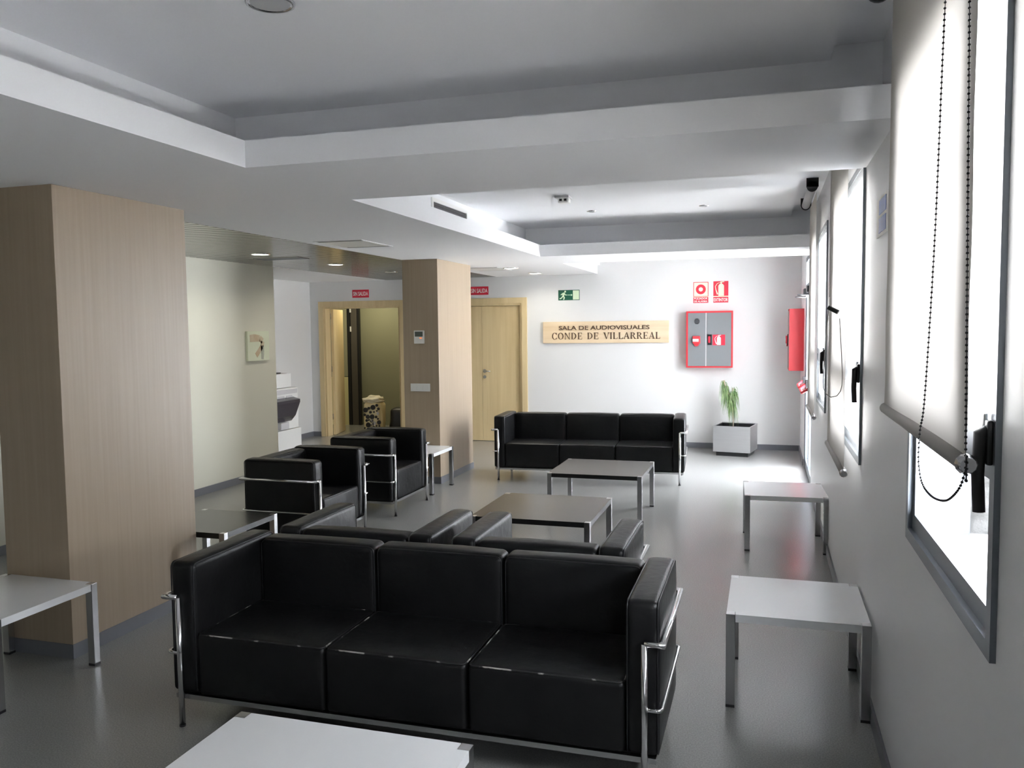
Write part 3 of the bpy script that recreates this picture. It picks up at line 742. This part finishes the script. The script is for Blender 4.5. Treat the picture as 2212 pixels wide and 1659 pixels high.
# fire signs
def bottle(bm, cx, cz, h, y):
    w_ = h * .19
    flat(bm, [(cx - w_, cz - h * .5), (cx + w_, cz - h * .5), (cx + w_, cz + h * .20), (cx + w_ * .6, cz + h * .32), (cx + w_ * .2, cz + h * .34), (cx + w_ * .2, cz + h * .42),
              (cx + w_ * 1.2, cz + h * .46), (cx + w_ * .9, cz + h * .5), (cx - w_ * .3, cz + h * .48), (cx - w_ * .2, cz + h * .34), (cx - w_ * .6, cz + h * .32), (cx - w_, cz + h * .20)], y)
    P = [(cx - w_ * .2, cz + h * .44), (cx - w_ * 1.4, cz + h * .36), (cx - w_ * 2.1, cz + h * .16), (cx - w_ * 1.9, cz - h * .08), (cx - w_ * 1.3, cz - h * .40)]
    W_ = [.012, .014, .018, .025, .045]
    for (a, b, wa, wb) in zip(P, P[1:], W_, W_[1:]):
        A = Vector(a); B = Vector(b); d = (B - A).normalized(); nn = Vector((-d.y, d.x))
        flat(bm, [A + nn * wa * h, B + nn * wb * h, B - nn * wb * h, A - nn * wa * h], y)
a1 = thing('alarm_button_sign', 'square pictogram sign reading PULSADOR DE ALARMA above the fire cabinet', 'sign', (0, 0, 0))
x0, x1 = -.935, -.737
plate(a1, x0, x1, 1.964, 2.241, MSP, .002)
bm = bmesh.new(); y = Y0 - .002; f = .008
for q in ((x0, x1, 2.235, 2.243), (x0, x1, 2.047, 2.055), (x0, x0 + f, 2.055, 2.235), (x1 - f, x1, 2.055, 2.235)): box(bm, q[0], q[1], y - .001, y, q[2], q[3])
mobj('red_border', bm, MSR, a1)
bm = bmesh.new(); ring_poly(bm, (x0 + x1) / 2, 2.145, .066, .066, .028, .028, 0, 360, y, .0012, 28); mobj('red_ring', bm, MSR, a1)
plate(a1, x0, x1, 1.964, 2.040, MSR, .001, y, 'red_strip')
text('lettering', 'PULSADOR', .03, MSW, a1, ((x0 + x1) / 2, y - .0018, 2.022), .0006, .0004, width=.175, height=.024)
text('lettering', 'DE ALARMA', .03, MSW, a1, ((x0 + x1) / 2, y - .0018, 1.985), .0006, .0004, width=.175, height=.024)
a2 = thing('extinguisher_sign', 'red pictogram sign reading EXTINTOR right of the alarm button sign', 'sign', (0, 0, 0))
x0, x1 = -.672, -.477; plate(a2, x0, x1, 1.964, 2.248, MSP, .002)
plate(a2, x0, x1, 2.052, 2.248, MSR, .001, y, 'red_field'); plate(a2, x0, x1, 1.964, 2.040, MSR, .001, y, 'red_strip')
bm = bmesh.new(); bottle(bm, (x0 + x1) / 2 + .004, 2.15, .19, y - .001); mobj('extinguisher_symbol', bm, MSP, a2)
text('lettering', 'EXTINTOR', .04, MSW, a2, ((x0 + x1) / 2, y - .0018, 2.001), .0006, .0006, width=.182, height=.044)
# fire cabinets
def cabinet(label):
    t = thing('fire_cabinet', label, 'fire cabinet', (0, 0, 0), 0, 'red fire cabinets'); W2, H2, dp = .30, .375, .17
    bm = bmesh.new(); box(bm, -W2, W2, -dp + .012, 0, -H2, H2); box(bm, -W2, W2, -dp, -dp + .012, H2 - .022, H2); box(bm, -W2, W2, -dp, -dp + .012, -H2, -H2 + .018)
    box(bm, -W2, -W2 + .022, -dp, -dp + .012, -H2 + .018, H2 - .022); box(bm, W2 - .016, W2, -dp, -dp + .012, -H2 + .018, H2 - .022)
    mobj('cabinet_body', bm, MRED, t)
    BX('door', -W2 + .024, -.048, -dp + .0005, -dp + .011, -H2 + .02, H2 - .024, MGB, t, .001)
    dd = BX('door', -.036, W2 - .018, -dp + .0005, -dp + .011, -H2 + .02, H2 - .024, MGB, t, .001)
    BX('divider', -.047, -.037, -dp - .001, -dp + .011, -H2 + .02, H2 - .024, MGPL, t)
    bm = bmesh.new(); ys = -dp
    for iz in range(-4, 5):
        hw = .036 * math.sqrt(max(0, 1 - (iz / 4.6) ** 2))
        box(bm, -.16 - hw, -.16 + hw, ys - .001, ys + .0005, .24 + iz * .0085 - .003, .24 + iz * .0085 + .003)
    mobj('speaker_grille', bm, MBLK, t)
    bm = bmesh.new(); box(bm, -.215, -.115, ys - .03, ys, -.055, .045, 0, .008); cyl(bm, (-.165, ys - .02, -.055), .035, .02, 16, 'y'); mobj('call_point', bm, MRED, t)
    BX('button_plate', -.212, -.135, ys - .0325, ys - .0295, -.028, .008, MSW, t)
    BX('latch', -.022, .036, ys - .014, ys, -.075, .065, MBLK, t, .003); BX('latch_grip', -.012, .014, ys - .020, ys - .0135, -.045, .04, MSR, t, .002)
    BX('sticker', .045, .205, ys - .0015, ys, -.078, .062, MSR, t)
    bm = bmesh.new(); bottle(bm, .125, -.008, .13, ys - .0015); mobj('extinguisher_symbol', bm, MSW, t)
    return t
fc = cabinet('red framed grey fire cabinet mounted on the far wall below the pictogram signs')
fc.location = (-.7125, YF, 1.476)
dup(fc, (XR, 10.92, 1.476), -PI / 2, 'red fire cabinet seen side-on, on the window wall beyond the glass door', 'red fire cabinets')
# evacuation notice on the right wall
ev = thing('evacuation_notice', 'small blue and white notice on the window wall beside the nearest blind', 'notice', (XR, 3.65, 2.093))
BX('plate', -.006, 0, -.16, .145, -.078, .078, MSW, ev)
MBLU = mat('blue_print', (0.06, 0.12, 0.42), .4)
BX('blue_field', -.0075, -.006, -.14, .06, .008, .066, MBLU, ev); BX('blue_field', -.0075, -.006, -.14, .06, -.066, -.006, MBLU, ev)

# ------------------------------------------------------------------ planter
pl = thing('planter', 'square brushed steel planter on a black plinth by the far wall', 'planter', (-.358, 11.02, 0), math.radians(-10.3))
BX('plinth', -.2, .2, -.2, .2, 0, .052, MBLK, pl)
bm = bmesh.new(); h = .232; q = .222
for a in ((-h, h, -h, -q), (-h, h, q, h), (-h, -q, -q, q), (q, h, -q, q)): box(bm, a[0], a[1], a[2], a[3], .055, .385)
box(bm, -q, q, -q, q, .055, .07)
mobj('steel_box', bm, MSTEEL, pl)
BX('liner', -q + .002, q - .002, -q + .002, q - .002, .07, .33, MBLK, pl)
bm = bmesh.new(); e = q - .0005
for a in ((-e, e, -e, -e + .004), (-e, e, e - .004, e), (-e, -e + .004, -e + .004, e - .004), (e - .004, e, -e + .004, e - .004)): box(bm, a[0], a[1], a[2], a[3], .331, .375)
mobj('liner_rim', bm, MBLK, pl)
so = BX('soil', -.2, .2, -.2, .2, .33, .335, MSOIL, pl)
pt_ = thing('drooping_plant', 'thin green plant with narrow drooping leaves growing in the steel planter', 'plant', (-.39, 11.06, .335))
stem_pts = [(0, 0, 0), (.0, 0, .12), (-.01, 0, .25), (-.04, -.01, .38), (-.085, -.02, .50), (-.12, -.02, .62)]
TB('stem', stem_pts, .008, MSTEM, pt_, 8)
TB('branch', [(-.03, -.005, .35), (-.01, .0, .45), (0.0, 0, .52)], .005, MSTEM, pt_, 6)
random.seed(11); bm = bmesh.new()
def strand(p, L_, dx, dy, wd):
    pts = []; P = Vector(p); 
    for k in range(7):
        s = k / 6
        pts.append(P + Vector((dx * (s ** .6), dy * (s ** .6), .05 * math.sin(s * PI * .6) * (1 - s) - L_ * s * s * .8 - L_ * .2 * s)))
    rr = random.uniform(0, PI); o = Vector((math.cos(rr), math.sin(rr), 0))
    prev = None
    for k, c in enumerate(pts):
        ww = wd * (1 - (k / 6) ** 2 * .85) * (.5 if k == 0 else 1)
        a, b = bm.verts.new(c - o * ww), bm.verts.new(c + o * ww)
        if prev: bm.faces.new((prev[0], prev[1], b, a))
        prev = (a, b)
for k in range(230):
    s = random.random(); zz = .30 + .32 * s
    x = -.02 - .10 * s
    strand((x, -.01, zz), random.uniform(.14, .34), random.uniform(-.07, .06) + (.04 if s < .5 else 0), random.uniform(-.07, .07), .004)
for k in range(90):
    strand((random.uniform(-.02, .02), 0, random.uniform(.40, .53)), random.uniform(.10, .26), random.uniform(-.05, .075), random.uniform(-.06, .06), .004)
fo = mobj('foliage', bm, MLEAF, pt_); fo['kind'] = 'stuff'

# ------------------------------------------------------------------ ceiling fittings
def downlight(x, y, z, on, label, group, r=.085):
    t = thing('downlight', label, 'ceiling light', (x, y, z), 0, group)
    bm = bmesh.new(); n = 28
    prof = [(r + .012, 0), (r + .010, -.006), (r, -.008), (r - .006, -.003)]
    R = [[bm.verts.new((a * math.cos(2 * PI * k / n), a * math.sin(2 * PI * k / n), b)) for k in range(n)] for a, b in prof]
    for A, B in zip(R, R[1:]):
        for k in range(n): bm.faces.new((A[k], A[(k + 1) % n], B[(k + 1) % n], B[k]))
    bmesh.ops.recalc_face_normals(bm, faces=bm.faces); mobj('trim_ring', bm, MCHR, t, True)
    CY('diffuser', (0, 0, -.0045), r - .005, .003, MLAMP if on else MOFF, t)
    if on:
        l = bpy.data.lights.new('downlight_lamp', 'AREA'); l.shape = 'DISK'; l.size = .13; l.energy = on; l.color = (1.0, .95, .80); l.spread = math.radians(150)
        lo = bpy.data.objects.new('downlight_lamp', l); lo.location = (x, y, z - .012); link(lo)
    return t
GL = 'lit round downlights'
downlight(-4.653, 7.01, ZS, 0.55, 'lit round downlight in the slatted ceiling, the nearer one', GL)
downlight(-4.63, 8.44, ZS, 0.55, 'lit round downlight in the slatted ceiling, second from the camera', GL)
downlight(-3.009, 9.867, ZS, 0.55, 'lit round downlight in the plaster ceiling just right of the far column', GL)
downlight(-2.99, 10.939, ZS, 0.55, 'lit round downlight in the plaster ceiling nearest the far wall', GL)
downlight(-4.62, 9.88, ZS, 0, 'unlit dim downlight in the slatted ceiling by the far column', 'unlit round downlights', .07)
downlight(-1.575, 2.475, ZC, 0, 'dark chromed downlight in the nearest recess, cut by the top edge', 'unlit round downlights', .07)
downlight(-1.569, 7.769, ZC, 0, 'tiny unlit spot in the far ceiling recess, left one', 'unlit round downlights', .035)
downlight(-.541, 7.789, ZC, 0, 'tiny unlit spot in the far ceiling recess, right one', 'unlit round downlights', .035)
sd = thing('smoke_detector', 'white boxy smoke detector with two dark holes in the far ceiling recess', 'smoke detector', (-1.60, 6.80, ZC))
BX('base', -.075, .045, -.05, .075, -.018, 0, MGPL, sd, .003); BX('head', -.045, .045, -.06, .03, -.062, -.018, MWPL, sd, .008)
for x in (-.02, .018): BX('hole', x - .011, x + .011, -.0612, -.0598, -.048, -.03, MBLK, sd)
def diffuser(x, y, label, w_=.225, d_=.30):
    t = thing('air_diffuser', label, 'air vent', (x, y, ZS), 0, 'flat square ceiling air diffusers')
    bm = bmesh.new(); a, b, c = w_, d_, .016
    for q in ((-a, a, -b, -b + c), (-a, a, b - c, b), (-a, -a + c, -b + c, b - c), (a - c, a, -b + c, b - c)): box(bm, q[0], q[1], q[2], q[3], -.003, 0)
    mobj('vent_frame', bm, MC, t)
    BX('dark_gap', -a + c, a - c, -b + c, b - c, -.001, -.0001, MBLK, t)
    BX('centre_plate', -a + c + .004, a - c - .004, -b + c + .05, b - c - .05, -.0035, -.0015, MWPL, t, .002)
diffuser(-3.385, 6.50, 'flat air diffuser in the plaster ceiling before the far column')
diffuser(-3.33, 9.93, 'flat air diffuser in the plaster ceiling behind the far column')
lg = thing('linear_grille', 'dark narrow air grille in the slatted ceiling beside the nearer lit downlight', 'air vent', (-4.75, 7.53, ZS))
bm = bmesh.new(); box(bm, -.26, .26, -.11, -.10, -.006, 0); box(bm, -.26, .26, .10, .11, -.006, 0); box(bm, -.26, -.25, -.10, .10, -.006, 0); box(bm, .25, .26, -.10, .10, -.006, 0)
mobj('vent_frame', bm, MBRU, lg); BX('dark_gap', -.25, .25, -.10, .10, -.001, -.0001, MBLK, lg)
b0 = BX('blade', -.25, .25, -.006, .006, -.006, -.0012, MGB, lg)
for k in range(8):
    c = b0 if k == 0 else b0.copy()
    if k: scene.collection.objects.link(c); c.parent = lg
    c.location = (0, -.088 + .025 * k, 0)
# supply grille on the recess side wall
sg = thing('supply_grille', 'white framed grille with dark blades on the side of the far ceiling recess', 'air vent', (-2.543, 6.61, 2.60))
bm = bmesh.new(); a, b = .415, .10
for q in ((-a, a, b - .03, b), (-a, a, -b + .014, -b + .03), (-a, -a + .03, -b + .03, b - .03), (a - .03, a, -b + .03, b - .03)): box(bm, 0, .012, q[0], q[1], q[2], q[3])
mobj('vent_frame', bm, MWPL, sg); BX('dark_gap', 0.0005, .002, -a + .03, a - .03, -b + .03, b - .03, MBLK, sg)
b0 = BX('blade', .002, .010, -a + .03, a - .03, -.002, .002, mat('dark_blade', (.10, .105, .115), .5), sg)
for k in range(6):
    c = b0 if k == 0 else b0.copy()
    if k: scene.collection.objects.link(c); c.parent = sg
    c.location = (0, 0, -.056 + .021 * k)
